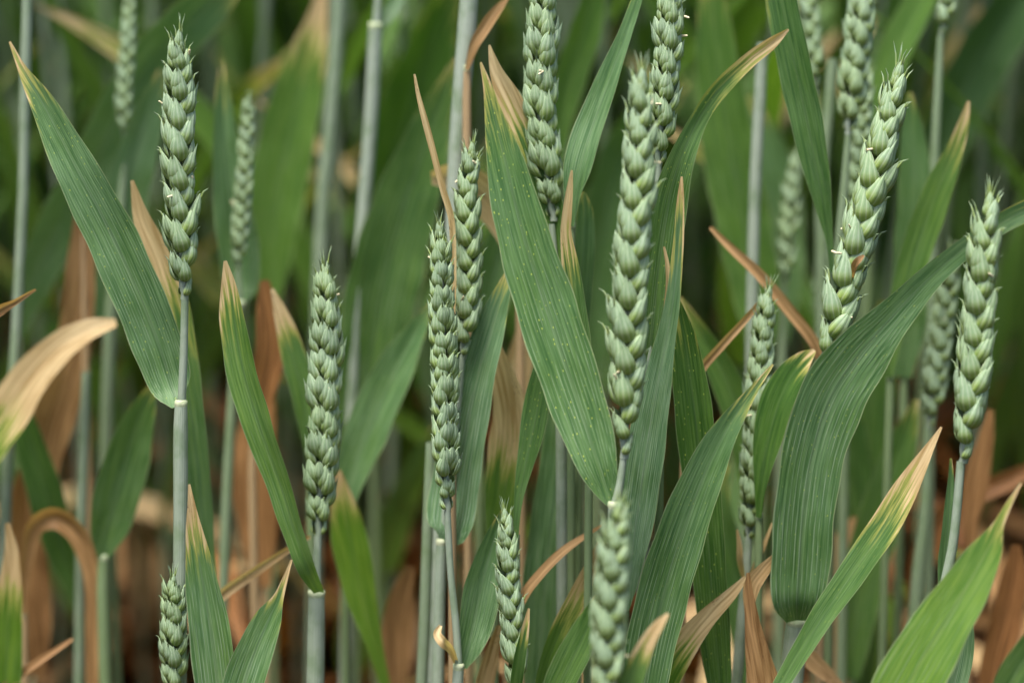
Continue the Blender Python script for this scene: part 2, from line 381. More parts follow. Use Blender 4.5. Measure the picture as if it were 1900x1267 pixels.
def plant(name, label, Y, stem=None, sheath=None, ear=None, leaves=(), cat='wheat', group=None, sc_=(0, .1, .8, 0), bend=None):
    """stem / sheath: [(x, y, diameter px)] from the top down"""
    if Y > 5 and sc_ == (0, .1, .8, 0): sc_ = (0, .2, .3, 0)
    if stem is None and sheath is None: sc_ = (leaves[0]['c'][0] > 1 and .8 or 0, .3, .12, 0)
    Y *= .01 if Y < 5 else .0125
    if stem is None and sheath is None:
        q = leaves[0]['p'][-1]; yy = Y+(q[3] if len(q) > 3 else 0)*.01; x, y = q[0], q[1]
        sheath = [(x+1, y-3, leaves[0].get('sd', 13)), (x, y+60, leaves[0].get('sd', 13)+3)]
        Ys = yy+.002
    else: Ys = Y
    def path(lst, n):
        rows = [];
        for q in lst:
            p = at(q[0], q[1], Ys+(q[3]*.01 if len(q) > 3 else 0)); rows.append((p.x, p.y, p.z, q[2]*.5*px(p)))
        S = spline(rows, n); return [Vector(s[:3]) for s in S], [float(s[3]) for s in S]
    low = (sheath or stem)
    P, rad = path(low, 26); P, rad = ground_stem(P, rad)
    base = Vector((P[-1].x, P[-1].y, 0)); root = bpy.data.objects.new(name, None); col.objects.link(root); root.location = base
    root.empty_display_size = .02
    tag(root, label, cat, group)
    mb = MB(); add_tube(mb, P, rad, 14, base); obj('sheath' if sheath else 'stem', mb.mesh('stem', MSTEM), root, color=sc_)
    if sheath:
        T = (P[0]-P[2]).normalized(); ww = rad[0]
        mb = MB(); add_tube(mb, [P[0]-T*.0012, P[0]-T*.0003, P[0]+T*.0008, P[0]+T*.0013], [ww*1.0, ww*1.07, ww*1.05, ww*.8], 14, base); obj('collar', mb.mesh('collar', MCOLLAR), root)
        if stem:
            P2, r2 = path(stem, 22); mb = MB(); add_tube(mb, P2+[P[0]-T*.01], r2+[r2[-1]], 14, base); obj('stem', mb.mesh('stem', MSTEM), root, color=sc_)
    if ear:
        rows = [];
        for q in ear['p']:
            p = at(q[0], q[1], Y+(q[2]*.01 if len(q) > 2 else 0)); rows.append(tuple(p)+(0,))
        S = spline(rows, 40); EP = [Vector(s[:3]) for s in S]
        if stem:
            top = P2[0] if sheath else P[0]
            if (top-EP[0]).length > .004:
                mb = MB(); add_tube(mb, [EP[0], EP[0].lerp(top, .5), top], [.0012, .0013, .0014], 8, base); obj('stem', mb.mesh('stem', MSTEM), root, color=sc_)
        build_ear(root, base, EP, ear.get('face', 60), nseed(), ear.get('size', 1.0), ear.get('anthers', 4), ear.get('awns', True))
    for lf in leaves: leaf_part(root, base, lf, Y)
    return root

G = (.05, .1, .45, .6)
# ---- stalks with ears, in and near the plane of focus
plant('wheat_stalk', 'upright wheat stalk with plump ear and broad flag leaf reaching away to a tan tip', 0,
  stem=[(343, 556, 14), (341, 650, 15), (337, 752, 16)], sheath=[(336, 748, 23), (335, 800, 27), (335, 1000, 27), (332, 1310, 28)],
  ear=dict(p=[(342, 556), (338, 470), (334, 380), (332, 280), (331, 180), (331, 60)], face=62, size=1.05, anthers=7),
  leaves=[dict(p=[(18, 78, 2, 2), (40, 125, 8, 1.8), (75, 185, 22, 1.5), (145, 320, 40, 1), (208, 440, 47, .9), (262, 560, 48, .8), (297, 650, 46, .8), (318, 715, 38, .7), (331, 752, 12, .2)], c=(.11, .05, .62, .7), roll=-16, fold=.22)])
plant('wheat_stalk', 'slim toothed wheat ear on a thin bowed neck with a brown scrap at its collar', -.6,
  stem=[(830, 950, 13), (836, 1060, 13), (846, 1160, 14), (851, 1236, 15)], sheath=[(851, 1236, 20), (848, 1290, 22)],
  ear=dict(p=[(830, 952), (828, 880), (826, 760), (823, 640), (820, 540), (816, 415)], face=-32, size=.84, anthers=5),
  leaves=[dict(p=[(935, 945, 5, 1.5), (915, 1010, 24, 1.2), (897, 1080, 34, .9), (882, 1150, 33, .6), (870, 1200, 24, .3), (858, 1238, 8, .2)], c=(0, .1, .55, .1), roll=22),
          dict(p=[(818, 1160, 3, -.3), (812, 1175, 7, -.5), (822, 1190, 9, -.7), (836, 1205, 7, -.4), (848, 1232, 4, 0)], c=(1.5, 0, 0, 0), name='withered_scrap', label='curled brown leaf scrap', wave=.3, fold=.5, n=24)])
plant('wheat_stalk', 'wheat stalk whose herringbone ear stands close behind the slim toothed ear', 2.0,
  stem=[(858, 660, 12), (845, 800, 14), (828, 940, 16), (820, 1004, 16)], sheath=[(820, 1004, 21), (816, 1100, 22), (812, 1310, 24)],
  ear=dict(p=[(859, 665), (867, 560), (868, 460), (867, 370), (877, 266)], face=80, size=.9, anthers=6),
  leaves=[dict(p=[(957, 478, 3, .5), (938, 528, 13, .4), (910, 610, 28, .2), (880, 720, 37, 0), (862, 810, 42, 0), (846, 900, 46, 0), (838, 960, 45, -.2), (832, 990, 33, -.3), (824, 1004, 11, -.2)], c=(.07, .12, 1.0, .1), roll=-16, fold=.3)])
plant('wheat_stalk', 'tall wheat stalk with broad toothed ear, cream-tipped leaf hidden behind the broad speckled leaf', 2.6,
  stem=[(1024, 415, 12), (1032, 520, 14), (1038, 604, 15)], sheath=[(1038, 604, 18), (1042, 800, 22), (1045, 1310, 24)],
  ear=dict(p=[(1028, 410), (1018, 340), (1008, 270), (1003, 190), (1004, 100), (1008, 20), (1011, -70)], face=24, size=1.0, anthers=3),
  leaves=[dict(p=[(908, 84, 2), (922, 135, 13), (945, 185, 24), (975, 255, 30), (1005, 345, 32), (1028, 450, 28), (1038, 540, 18), (1040, 604, 6)], c=(.34, .35, .3, .1), roll=-12)])
plant('wheat_stalk', 'small spiky-tipped wheat ear with one sliver leaf crossing in front of it', -1.2,
  stem=[(955, 1290, 13), (955, 1330, 15)], ear=dict(p=[(956, 1300), (955, 1230), (948, 1130), (942, 1040), (936, 945)], face=70, size=.82, anthers=3),
  leaves=[dict(p=[(981, 1128, 2, -.8), (973, 1172, 8, -1), (963, 1225, 11, -1), (957, 1270, 11, -.8), (955, 1320, 5, -.1)], c=(.2, .35, .3, 0), roll=30)])
plant('wheat_stalk', 'thick wheat stalk with long pale ear and broad speckled leaf slanting to a withered tip', -3.6,
  stem=[(1157, 850, 13), (1150, 900, 15), (1141, 936, 16)], sheath=[(1139, 936, 22), (1136, 1050, 24), (1132, 1310, 26)],
  ear=dict(p=[(1158, 850), (1160, 760), (1165, 650), (1169, 540), (1176, 420), (1184, 280), (1191, 130)], face=74, size=1.12, anthers=9),
  leaves=[dict(p=[(892, 116, 2, 3), (904, 158, 8, 2.9), (915, 205, 16, 2.8), (942, 320, 38, 2.4), (975, 450, 50, 2), (1012, 565, 56, 1.6), (1050, 680, 56, 1.1), (1085, 785, 50, .6), (1112, 870, 36, .2), (1127, 915, 20, .1), (1134, 937, 7, 0)], c=(.10, .1, .42, 1.0), roll=-10, fold=.16)])
plant('wheat_stalk', 'softly blurred wheat ear standing in front of the stalk that bears the long pale ear', -9.5,
  stem=[(1118, 1320, 12), (1118, 1370, 14)], ear=dict(p=[(1119, 1325), (1124, 1220), (1130, 1120), (1140, 1010), (1150, 928)], face=60, size=.95, anthers=9))
plant('wheat_stalk', 'wheat ear tucked behind the long pale ear, its leaf arching over to a tan tip', 1.0,
  stem=[(1222, 305, 12), (1212, 500, 14), (1204, 690, 15)], sheath=[(1203, 690, 19), (1196, 900, 22), (1188, 1310, 24)],
  ear=dict(p=[(1221, 310), (1227, 210), (1236, 110), (1241, 10), (1243, -60)], face=38, size=.9, anthers=4),
  leaves=[dict(p=[(1463, 55, 2, -1.5), (1432, 80, 11, -1.4), (1388, 114, 14, -1.3), (1335, 165, 17, -1.2), (1295, 225, 17, -1), (1266, 290, 24, -1), (1243, 370, 33, -.8), (1228, 460, 36, -.6), (1216, 560, 33, -.4), (1208, 640, 22, -.2), (1205, 690, 7, 0)], c=(.17, .35, .4, .7), roll=10, fold=.34)])
plant('wheat_stalk', 'leaning wheat stalk with splayed herringbone ear behind its own huge leaf that bends over sideways', .8,
  stem=[(1524, 690, 14), (1505, 800, 16), (1490, 1000, 17), (1482, 1152, 18)], sheath=[(1480, 1152, 42), (1475, 1200, 43), (1464, 1320, 43)],
  ear=dict(p=[(1525, 692), (1546, 610), (1574, 510), (1600, 420), (1624, 325), (1645, 235), (1670, 118)], face=84, size=1.22, anthers=11),
  leaves=[dict(p=[(2050, 340, 4, -4), (1960, 368, 18, -3.6), (1900, 392, 20, -3.2), (1850, 420, 19, -3), (1785, 464, 19, -2.8), (1715, 526, 25, -2.5), (1652, 594, 37, -2.2), (1590, 665, 56, -1.9), (1540, 745, 62, -1.7), (1507, 850, 58, -1.5), (1491, 960, 56, -1.4), (1484, 1060, 54, -1.3), (1480, 1118, 46, -1.2), (1479, 1152, 20, -.6)], c=(.05, .12, .6, .5), roll=8, fold=.2, wave=.02, n=90),
          dict(p=[(1603, 474, 2, -1), (1594, 482, 6, -1.1), (1586, 492, 6, -1), (1584, 508, 3, -.8), (1582, 520, 2, -.4)], c=(1.5, 0, 0, .5), name='withered_scrap', n=16, wave=.2, fold=.5)])
plant('wheat_stalk', 'long even herringbone wheat ear against dark soil, a narrow blade wrapping its neck', -3.2,
  stem=[(1783, 855, 16), (1776, 940, 17), (1768, 1010, 18), (1752, 1090, 19)], sheath=[(1752, 1090, 24), (1745, 1180, 26), (1738, 1320, 28)],
  ear=dict(p=[(1787, 858), (1796, 770), (1806, 680), (1815, 580), (1824, 480), (1838, 358)], face=76, size=1.14, anthers=5),
  leaves=[dict(p=[(1764, 850, 2, .6), (1764, 900, 7, .6), (1760, 970, 12, .5), (1754, 1040, 14, .4), (1748, 1096, 8, .2)], c=(0, 0, .5, 0), roll=20),
          dict(p=[(1775, 1060, 4, 1), (1785, 1130, 16, 1), (1782, 1210, 24, 1), (1765, 1290, 22, .8), (1745, 1360, 8, .2)], c=(0, .1, .95, 0), roll=10)])
plant('wheat_stalk', 'narrow wheat ear behind a dark leaf tip, dry scraps hanging on its neck', 2.8,
  stem=[(1388, 1000, 15), (1383, 1080, 19), (1374, 1180, 21), (1362, 1320, 22)],
  ear=dict(p=[(1388, 1004), (1393, 930), (1400, 850), (1404, 760), (1411, 660), (1426, 536)], face=50, size=.88, anthers=4),
  leaves=[dict(p=[(1368, 982, 2, -.6), (1372, 1010, 5, -.6), (1373, 1040, 6, -.5), (1380, 1075, 3, -.2)], c=(1.4, 0, 0, 0), name='withered_scrap', n=24, wave=.2),
          dict(p=[(1433, 970, 2, -.8), (1418, 1010, 4, -.8), (1402, 1048, 5, -.6), (1386, 1080, 3, -.2)], c=(1.4, 0, 0, 0), name='withered_scrap', n=24, wave=.2)])
plant('wheat_stalk', 'thick waxy stalk with pale grey-green ear and slim bowed leaf ending in cream', 1.6,
  stem=[(590, 994, 15), (588, 1050, 17), (588, 1100, 18)], sheath=[(587, 1100, 31), (586, 1180, 33), (584, 1320, 34)],
  ear=dict(p=[(590, 998), (593, 940), (598, 860), (602, 770), (604, 670), (605, 590), (601, 490)], face=20, size=1.02, anthers=6),
  leaves=[dict(p=[(418, 484, 3, -1), (426, 535, 15, -1.1), (434, 600, 24, -1.2), (450, 690, 28, -1.3), (480, 790, 27, -1.4), (515, 890, 23, -1.4), (545, 985, 19, -1.4), (570, 1055, 17, -1.3), (592, 1099, 9, -.6)], c=(.13, .8, .35, 0), roll=-30, fold=.3)])
plant('wheat_stalk', 'short wheat ear just topping the thick stem beside it, its base out of view', -1.0,
  stem=[(322, 1296, 12), (322, 1340, 14)], ear=dict(p=[(322, 1300), (321, 1220), (321, 1140), (321, 1070)], face=40, size=.78, anthers=2))
# ---- softly blurred ears behind
plant('wheat_stalk', 'thin pale ear in soft focus high above the broad flag leaf that ends in tan', 13,
  stem=[(231, 262, 12), (222, 420, 20), (205, 600, 24), (196, 900, 25), (188, 1330, 25)],
  ear=dict(p=[(231, 262), (231, 190), (236, 110), (239, 30), (241, -50)], face=80, size=.62, anthers=0))
plant('wheat_stalk', 'soft-focus slim ear leaning on the broad green leaf that backs it', 9.5,
  stem=[(441, 505, 10), (444, 535, 12), (446, 562, 12)], sheath=[(446, 562, 18), (434, 700, 19), (420, 950, 20), (408, 1330, 21)],
  ear=dict(p=[(441, 508), (448, 400), (455, 310), (461, 182)], face=60, size=.58, anthers=2),
  leaves=[dict(p=[(411, 108, 2, 1), (413, 170, 14, 1), (417, 260, 22, 1), (428, 370, 34, 1), (441, 460, 38, 1), (448, 530, 30, .8), (449, 562, 8, .3)], c=(.08, .15, .5, 0), roll=12)])
plant('wheat_stalk', 'soft-focus broad ear whose blue-grey neck runs down behind the splayed herringbone ear', 6.5,
  stem=[(1574, 246, 11), (1566, 360, 17), (1556, 470, 18), (1545, 700, 19), (1535, 1330, 20)],
  ear=dict(p=[(1573, 250), (1580, 180), (1590, 90), (1598, 10), (1602, -60)], face=35, size=.92, anthers=3))
plant('wheat_stalk', 'yellowish blurred ear half hidden behind the splayed herringbone ear', 9,
  stem=[(1580, 420, 10), (1570, 600, 17), (1560, 1330, 19)], ear=dict(p=[(1580, 424), (1588, 330), (1600, 230), (1612, 130)], face=70, size=.66, anthers=0))
plant('wheat_stalk', 'blurred ear hanging over a cream collar behind the wide downward leaf', 12,
  stem=[(1514, 165, 10), (1520, 300, 16), (1522, 1330, 18)], ear=dict(p=[(1514, 168), (1508, 90), (1500, 0), (1497, -60)], face=75, size=.72, anthers=0))
plant('wheat_stalk', 'blurred short ear standing low beside the wide downward leaf', 14,
  stem=[(1455, 530, 10), (1450, 700, 17), (1445, 1330, 19)], ear=dict(p=[(1455, 534), (1462, 440), (1471, 350), (1478, 284)], face=60, size=.68, anthers=0))
plant('wheat_stalk', 'blurred dark ear beside the long even herringbone ear, on a smooth blue stem', 7.5,
  stem=[(1722, 792, 11), (1716, 950, 22), (1702, 1080, 24), (1686, 1330, 26)], ear=dict(p=[(1722, 796), (1736, 690), (1750, 580), (1766, 464)], face=50, size=.85, anthers=2))
plant('wheat_stalk', 'blurred ear on a thin neck above the kinked bright blade, only its base showing', 10,
  stem=[(1745, 66, 12), (1740, 180, 16), (1734, 300, 17), (1726, 700, 19), (1722, 1330, 20)], ear=dict(p=[(1745, 68), (1757, 10), (1768, -60)], face=60, size=.62, anthers=0))
plant('wheat_stalk', 'very soft ear between the leaning ear and the blurred short one', 16,
  stem=[(1520, 600, 10), (1516, 1330, 18)], ear=dict(p=[(1520, 604), (1525, 520), (1534, 440)], face=60, size=.6, anthers=0))
# ---- bare stems in soft focus
plant('wheat_stalk', 'thick pale blue stem rising out of view past the dry needle leaf', 6, stem=[(873, -40, 33), (866, 60, 35), (856, 180, 34), (846, 320, 32), (838, 500, 30), (800, 1330, 28)], sc_=(0, .1, 1, 0))
plant('wheat_stalk', 'blurred pale stem crowned by a cream collar and a blade bent aside', 12, stem=[(705, -30, 14), (698, 50, 16)], sheath=[(697, 48, 25), (688, 220, 26), (672, 430, 25), (655, 640, 24), (640, 1330, 24)], sc_=(0, .1, .9, 0),
  leaves=[dict(p=[(775, -60, 5, 1), (745, -15, 12, 1), (718, 30, 13, .6), (699, 52, 7, .2)], c=(0, .1, .8, 0))])
plant('wheat_stalk', 'blurred grey stem with a swollen joint behind the broad mid-green blades', 18, stem=[(632, -40, 24), (622, 120, 26), (608, 290, 26), (604, 325, 33), (601, 345, 26), (592, 550, 26), (580, 1330, 26)], sc_=(0, .1, .5, 0))
plant('wheat_stalk', 'blurred grey-green stem beside the tan tip of the broad flag leaf', 9, stem=[(52, -40, 19), (46, 180, 20), (43, 372, 20), (42, 385, 25), (41, 398, 20), (30, 620, 20), (12, 900, 22), (0, 1330, 22)], sc_=(0, .1, .6, 0))
plant('wheat_stalk', 'stem in soft focus close beside the collar of the rounded blue-green leaf', 4, stem=[(800, 820, 20), (793, 1000, 21), (788, 1150, 22), (780, 1320, 22)], sc_=(0, .2, .4, 0))
plant('wheat_stalk', 'blurred short stem under the rounded blade with a wide base', 9, stem=[(160, 690, 17), (156, 800, 20), (150, 1000, 20), (146, 1330, 21)], sc_=(0, .1, .5, 0))
plant('wheat_stalk', 'pale stem with a cream collar under the wide downward leaf', 9, stem=[(1415, 80, 20), (1410, 180, 22), (1402, 330, 22), (1395, 600, 22), (1390, 1330, 22)], sc_=(0, .1, .9, 0))
plant('wheat_stalk', 'pale stem beside the blurred yellowish ear', 11, stem=[(1545, 110, 20), (1538, 200, 20), (1528, 320, 20), (1520, 1330, 20)], sc_=(0, .1, .8, 0))
# ---- shoots known by their leaf, near focus
def shoot(label, Y, p, c, name='wheat_shoot', **k): return plant(name, label, Y, leaves=[dict(p=p, c=c, **k)])
shoot('shoot whose leaf fades from a cream tip to grey-green behind the broad flag leaf', 4, [(245, 335, 3), (262, 400, 15), (292, 480, 27), (320, 570, 32), (342, 680, 28), (358, 790, 24), (370, 900, 22), (378, 1000, 20), (386, 1100, 16), (388, 1180, 6)], (.30, .5, .45, 0), roll=-10)
shoot('upright shoot leaf with a grey blotch under its tan tip, beside the thick stem', -2, [(351, 898, 2), (356, 940, 8), (362, 990, 17), (374, 1070, 29), (387, 1150, 37), (398, 1230, 40), (406, 1310, 36), (408, 1370, 10)], (.24, .6, .75, 0), roll=-12)
shoot('shoot leaf with a pinched tan tip, crossing low over the upright blotched leaf', -2.6, [(541, 1038, 2), (530, 1070, 5), (516, 1110, 11), (500, 1145, 25), (478, 1195, 33), (455, 1260, 38), (440, 1320, 34), (430, 1380, 10)], (.20, .6, .75, 0), roll=-8)
shoot('narrow dark shoot leaf squeezed beside the broad speckled leaf', .8, [(1030, 600, 8), (1018, 650, 16), (1003, 720, 23), (990, 790, 24), (975, 860, 16), (962, 930, 8), (957, 1000, 5)], (.02, .15, .3, .6), roll=-24)
shoot('shoot leaf variegated cream and green behind the rounded blue-green leaf', 3.6, [(922, 636, 5), (936, 700, 22), (948, 770, 34), (946, 840, 40), (936, 910, 36), (925, 980, 24), (918, 1060, 8)], (.52, .8, .15, .2), roll=-10)
shoot('soft broad grey-green shoot leaf under the broad speckled leaf', 4.2, [(1040, 690, 8), (1042, 760, 24), (1036, 860, 34), (1024, 960, 38), (1012, 1070, 40), (1004, 1180, 38), (1000, 1280, 26), (1000, 1340, 8)], (0, .2, .65, 0), roll=-14)
shoot('shoot leaf with cream dry tip spotted brown, behind the broad speckled leaf', .6, [(1061, 316, 2), (1057, 350, 6), (1052, 395, 9), (1050, 430, 10), (1056, 480, 15), (1066, 560, 20), (1075, 650, 22), (1085, 760, 18), (1092, 850, 6)], (.30, .4, .4, 0), roll=10)
shoot('small round-tipped soft green leaf below the dark upright blade', 4, [(1082, 356, 3), (1086, 390, 14), (1084, 450, 19), (1078, 540, 20), (1074, 640, 14), (1072, 700, 5)], (0, .2, .5, 0))
shoot('dark blue-green blade narrowing up past the toothed ears, pale along one edge', 2, [(1200, -50, 4, 1), (1185, -5, 10, 1), (1160, 65, 13, .8), (1130, 145, 20, .6), (1100, 225, 26, .3), (1076, 300, 27, 0), (1064, 360, 16, 0), (1060, 420, 6, 0)], (0, 0, .55, .1), roll=-30, fold=.4)
shoot('tall blue-green blade with a cream tip close beside the long pale ear', -.6, [(1265, 328, 2), (1263, 375, 7), (1259, 450, 10), (1251, 540, 13), (1238, 620, 18), (1222, 700, 26), (1206, 790, 34), (1192, 880, 37), (1178, 980, 33), (1168, 1060, 22), (1160, 1130, 8)], (.13, .2, 1.0, .1), roll=-18)
shoot('thin dry needle tip beside the tall blue-green blade', -.2, [(1232, 458, 2), (1238, 490, 4), (1241, 530, 6), (1238, 590, 9), (1230, 680, 10), (1224, 800, 5)], (.62, .3, .3, 0))
shoot('long dark speckled blade hanging upright behind the glossy folded leaf', .4, [(1256, 560, 8), (1268, 620, 22), (1280, 700, 32), (1292, 800, 36), (1303, 900, 35), (1312, 1000, 33), (1320, 1100, 31), (1329, 1200, 28), (1336, 1290, 20), (1340, 1350, 6)], (0, .22, .15, .9), roll=-14, fold=.24)
shoot('large dark leaf with waxy pale half, its tip crossing the narrow toothed ear', -1.8, [(1434, 676, 2), (1398, 724, 9), (1355, 785, 22), (1312, 868, 36), (1272, 970, 44), (1240, 1070, 48), (1214, 1170, 47), (1196, 1270, 42), (1188, 1350, 28), (1184, 1410, 8)], (.04, .05, .50, .25), roll=-6, fold=.34)
shoot('dark short blade bridging the narrow ear and the huge bent leaf', 1.8, [(1512, 650, 4), (1492, 668, 17), (1466, 700, 28), (1442, 750, 32), (1424, 820, 26), (1412, 900, 12), (1408, 960, 5)], (.08, .1, .1, .1), roll=-20)
shoot('slender leaf with scarred grey-tan tip crossing in front of the huge leaf base', -2.4, [(1747, 792, 2), (1728, 825, 8), (1702, 870, 17), (1672, 925, 25), (1632, 990, 28), (1580, 1065, 26), (1525, 1145, 22), (1470, 1235, 17), (1430, 1310, 12), (1420, 1380, 5)], (.26, .28, .3, .25), roll=-18, fold=.2)
shoot('bright yellow-green leaf with pale twisted tip, softly out of focus', -7, [(1894, 896, 2), (1872, 935, 6), (1852, 975, 11), (1832, 1020, 29), (1795, 1085, 43), (1745, 1165, 54), (1695, 1250, 60), (1655, 1330, 52), (1640, 1400, 14)], (.13, 1.0, .2, 0), roll=-12, fold=.16)
shoot('soft green leaf edge in front of the rusty dry leaf', -8, [(2010, 1080, 4), (1960, 1140, 20), (1910, 1210, 30), (1870, 1280, 32), (1850, 1350, 10)], (.05, .5, .3, 0))
shoot('yellowing leaf with brown holes lying low across the dark blades', 0, [(1385, 1070, 4), (1358, 1100, 11), (1318, 1140, 17), (1275, 1190, 25), (1238, 1245, 32), (1215, 1310, 26), (1205, 1380, 8)], (.50, .75, 0, .6), roll=-10)
shoot('pinkish dry leaf blade tapering up to the narrow ear stem', -.6, [(1388, 1062, 3), (1390, 1100, 8), (1397, 1160, 15), (1408, 1220, 24), (1420, 1290, 30), (1425, 1360, 10)], (1.3, .3, 0, 0), name='withered_shoot')
shoot('tan triangular dry leaf tip poking across the huge leaf base', -.4, [(1464, 998, 2), (1440, 1030, 6), (1415, 1058, 13), (1396, 1085, 16), (1390, 1130, 9), (1392, 1200, 4)], (1.3, .2, 0, 0), name='withered_shoot')
shoot('blurry close leaf with a drooping pale tip below the softest ear', -9, [(1240, 1138, 3), (1222, 1160, 10), (1200, 1195, 15), (1180, 1240, 20), (1160, 1300, 22), (1150, 1370, 6)], (.34, .6, .3, 0))
shoot('leaf with orange-brown margins curving up below the broad speckled leaf', 1, [(1114, 1005, 6), (1098, 1050, 13), (1072, 1105, 18), (1042, 1165, 19), (1018, 1225, 17), (1003, 1290, 13), (1000, 1350, 5)], (.38, .5, .1, 0), roll=22)
shoot('thin tan dry leaf tip slanting up beside the small spiky ear', 1.2, [(1118, 974, 2), (1085, 994, 5), (1045, 1022, 8), (1005, 1062, 9), (975, 1100, 9), (955, 1150, 6), (950, 1220, 4)], (1.2, .3, 0, 0), name='withered_shoot')
shoot('mid-green shoot leaf rising low beside the softest ear', .2, [(1112, 1100, 4), (1102, 1135, 17), (1082, 1180, 27), (1055, 1235, 30), (1030, 1290, 26), (1015, 1350, 8)], (.03, .35, .25, .1))
shoot('tan leaf base low behind the small spiky ear', 1.6, [(926, 1160, 5), (914, 1205, 12), (900, 1260, 17), (890, 1310, 14), (886, 1360, 5)], (1.0, .4, .1, 0), name='withered_shoot')
shoot('slender brown dry needle leaf leaning towards the herringbone ear', 1.2, [(769, 138, 2), (776, 175, 4), (790, 228, 6), (806, 290, 6), (822, 350, 6), (838, 410, 6), (842, 520, 5), (838, 640, 4)], (1.6, 0, 0, 0), name='withered_shoot', fold=.6)
# ---- softer shoots behind
shoot('blurred leaf yellow at the top and curling down beside the thick waxy stalk', 6.5, [(628, 872, 5), (636, 930, 22), (650, 1000, 34), (664, 1075, 32), (682, 1150, 22), (702, 1220, 13), (722, 1300, 8)], (.14, .95, 0, .1), roll=-12)
shoot('blurred grey-green blade pointing to the slim toothed ear from the waxy stalk', 8, [(806, 560, 5), (778, 605, 17), (742, 670, 33), (705, 745, 40), (672, 825, 38), (650, 895, 25), (640, 960, 8)], (0, .2, .55, 0), roll=-16)
shoot('blurred small blade with cream tip behind the pale grey-green ear', 6, [(505, 536, 3), (520, 580, 13), (540, 645, 22), (560, 720, 24), (572, 800, 16), (576, 870, 5)], (.25, .5, .3, 0))
shoot('blurred rounded blade with a wide base above its pale stem', 7.5, [(285, 712, 6), (262, 765, 26), (238, 840, 40), (216, 920, 43), (200, 985, 34), (191, 1035, 10)], (.02, .35, .35, 0), sd=21, roll=14)
shoot('blurred dark green blade low behind the rounded blade', 10, [(20, 700, 6), (50, 800, 24), (80, 900, 32), (112, 1010, 30), (138, 1090, 15), (148, 1150, 5)], (0, .1, .1, 0))
shoot('large blurred blade sweeping behind the plump ear', 15, [(450, -60, 20), (385, 10, 40), (310, 85, 46), (235, 190, 46), (160, 330, 44), (100, 440, 42), (55, 540, 30), (35, 620, 10)], (0, .2, .45, 0), roll=20)
shoot('blurred lighter blade rising between the broad flag leaf and the plump ear', 13, [(300, 130, 6), (280, 200, 26), (250, 300, 38), (225, 400, 45), (208, 500, 42), (198, 600, 20)], (0, .3, .65, 0))
shoot('blurred blade with golden margins and tip behind the slim soft ear', 20, [(602, -40, 6), (590, 30, 18), (570, 110, 38), (545, 210, 50), (520, 330, 54), (505, 440, 46), (500, 560, 20)], (.22, .45, .1, 0))
shoot('large blurred mid-green blade behind the dry needle leaf', 12, [(850, 110, 8), (822, 180, 26), (785, 280, 46), (745, 400, 62), (710, 530, 68), (688, 660, 62), (668, 790, 48), (655, 900, 16)], (.02, .35, .3, 0), roll=14)
shoot('deep green blurred blade filling the gap beside the cream-collared stem', 22, [(845, -30, 10), (805, 70, 42), (765, 190, 60), (725, 320, 62), (700, 450, 50), (690, 600, 16)], (0, .15, 0, 0))
shoot('broad upright blurred blade behind the arching tan-tipped leaf', 14, [(1318, -60, 16), (1326, 50, 32), (1338, 170, 44), (1358, 300, 50), (1384, 430, 50), (1404, 550, 42), (1415, 680, 14)], (.02, .4, .15, 0), roll=-12)
shoot('pale blurred blade with rounded tip beside the broad upright one', 18, [(1388, 180, 6), (1408, 240, 28), (1432, 330, 42), (1446, 430, 44), (1450, 540, 34), (1450, 640, 10)], (.02, .4, .55, 0))
shoot('wide dark leaf hanging down to a narrow base beside the leaning ear', 4, [(1440, -80, 26), (1450, 0, 29), (1472, 110, 31), (1496, 220, 30), (1516, 320, 24), (1531, 400, 13), (1540, 455, 6), (1545, 520, 4)], (0, .1, .28, .1), roll=-16, fold=.12)
shoot('soft mid-green blade standing behind the leaning ear', 10, [(1688, 172, 4), (1692, 240, 20), (1698, 340, 32), (1696, 460, 38), (1686, 580, 36), (1676, 700, 16)], (0, .3, .45, 0))
shoot('bright blade with kinked pointed tip slanting behind the leaning ear', 6, [(1797, 188, 3), (1790, 220, 9), (1776, 265, 15), (1744, 345, 26), (1712, 430, 30), (1684, 520, 26), (1660, 610, 18), (1650, 700, 6)], (.11, .55, .2, 0), roll=10)
shoot('dim wide blurred blade behind the kinked bright blade', 25, [(1960, -80, 20), (1880, 20, 48), (1810, 130, 52), (1755, 250, 46), (1720, 370, 20)], (0, .1, .3, 0))
shoot('bright blurred blade crossing behind the leaning ear tip', 16, [(1750, -70, 14), (1705, 10, 28), (1665, 90, 30), (1635, 180, 26), (1615, 280, 10)], (0, .4, .1, 0))
shoot('blurred tall blade behind the slender scarred leaf', 9, [(1700, 740, 5), (1672, 830, 28), (1640, 930, 38), (1610, 1040, 40), (1590, 1150, 34), (1580, 1260, 14)], (.02, .4, .25, 0))
shoot('blurred dark blade behind the huge leaf base', 12, [(1560, 690, 8), (1575, 800, 34), (1585, 920, 42), (1592, 1050, 42), (1600, 1180, 32), (1605, 1300, 10)], (0, .15, .2, 0))
shoot('blurred narrow blade rising past the tan triangular tip', 8, [(1350, 860, 4), (1338, 930, 18), (1352, 1010, 26), (1372, 1110, 30), (1390, 1220, 24), (1395, 1330, 8)], (0, .25, .3, 0))
shoot('soft leaf under the kinked bright blade', 12, [(1640, 560, 8), (1625, 660, 34), (1615, 780, 44), (1610, 900, 36), (1608, 1020, 10)], (0, .35, .2, 0))
shoot('blurred blade behind the long dark speckled one', 7, [(1262, 552, 4), (1300, 620, 18), (1345, 700, 27), (1380, 800, 30), (1395, 900, 22), (1400, 1000, 6)], (.06, .4, .2, 0))
shoot('blurred dark blade between the toothed ears', 15, [(1110, -60, 12), (1090, 40, 28), (1062, 130, 30), (1040, 220, 22), (1030, 330, 8)], (0, .4, .1, 0))
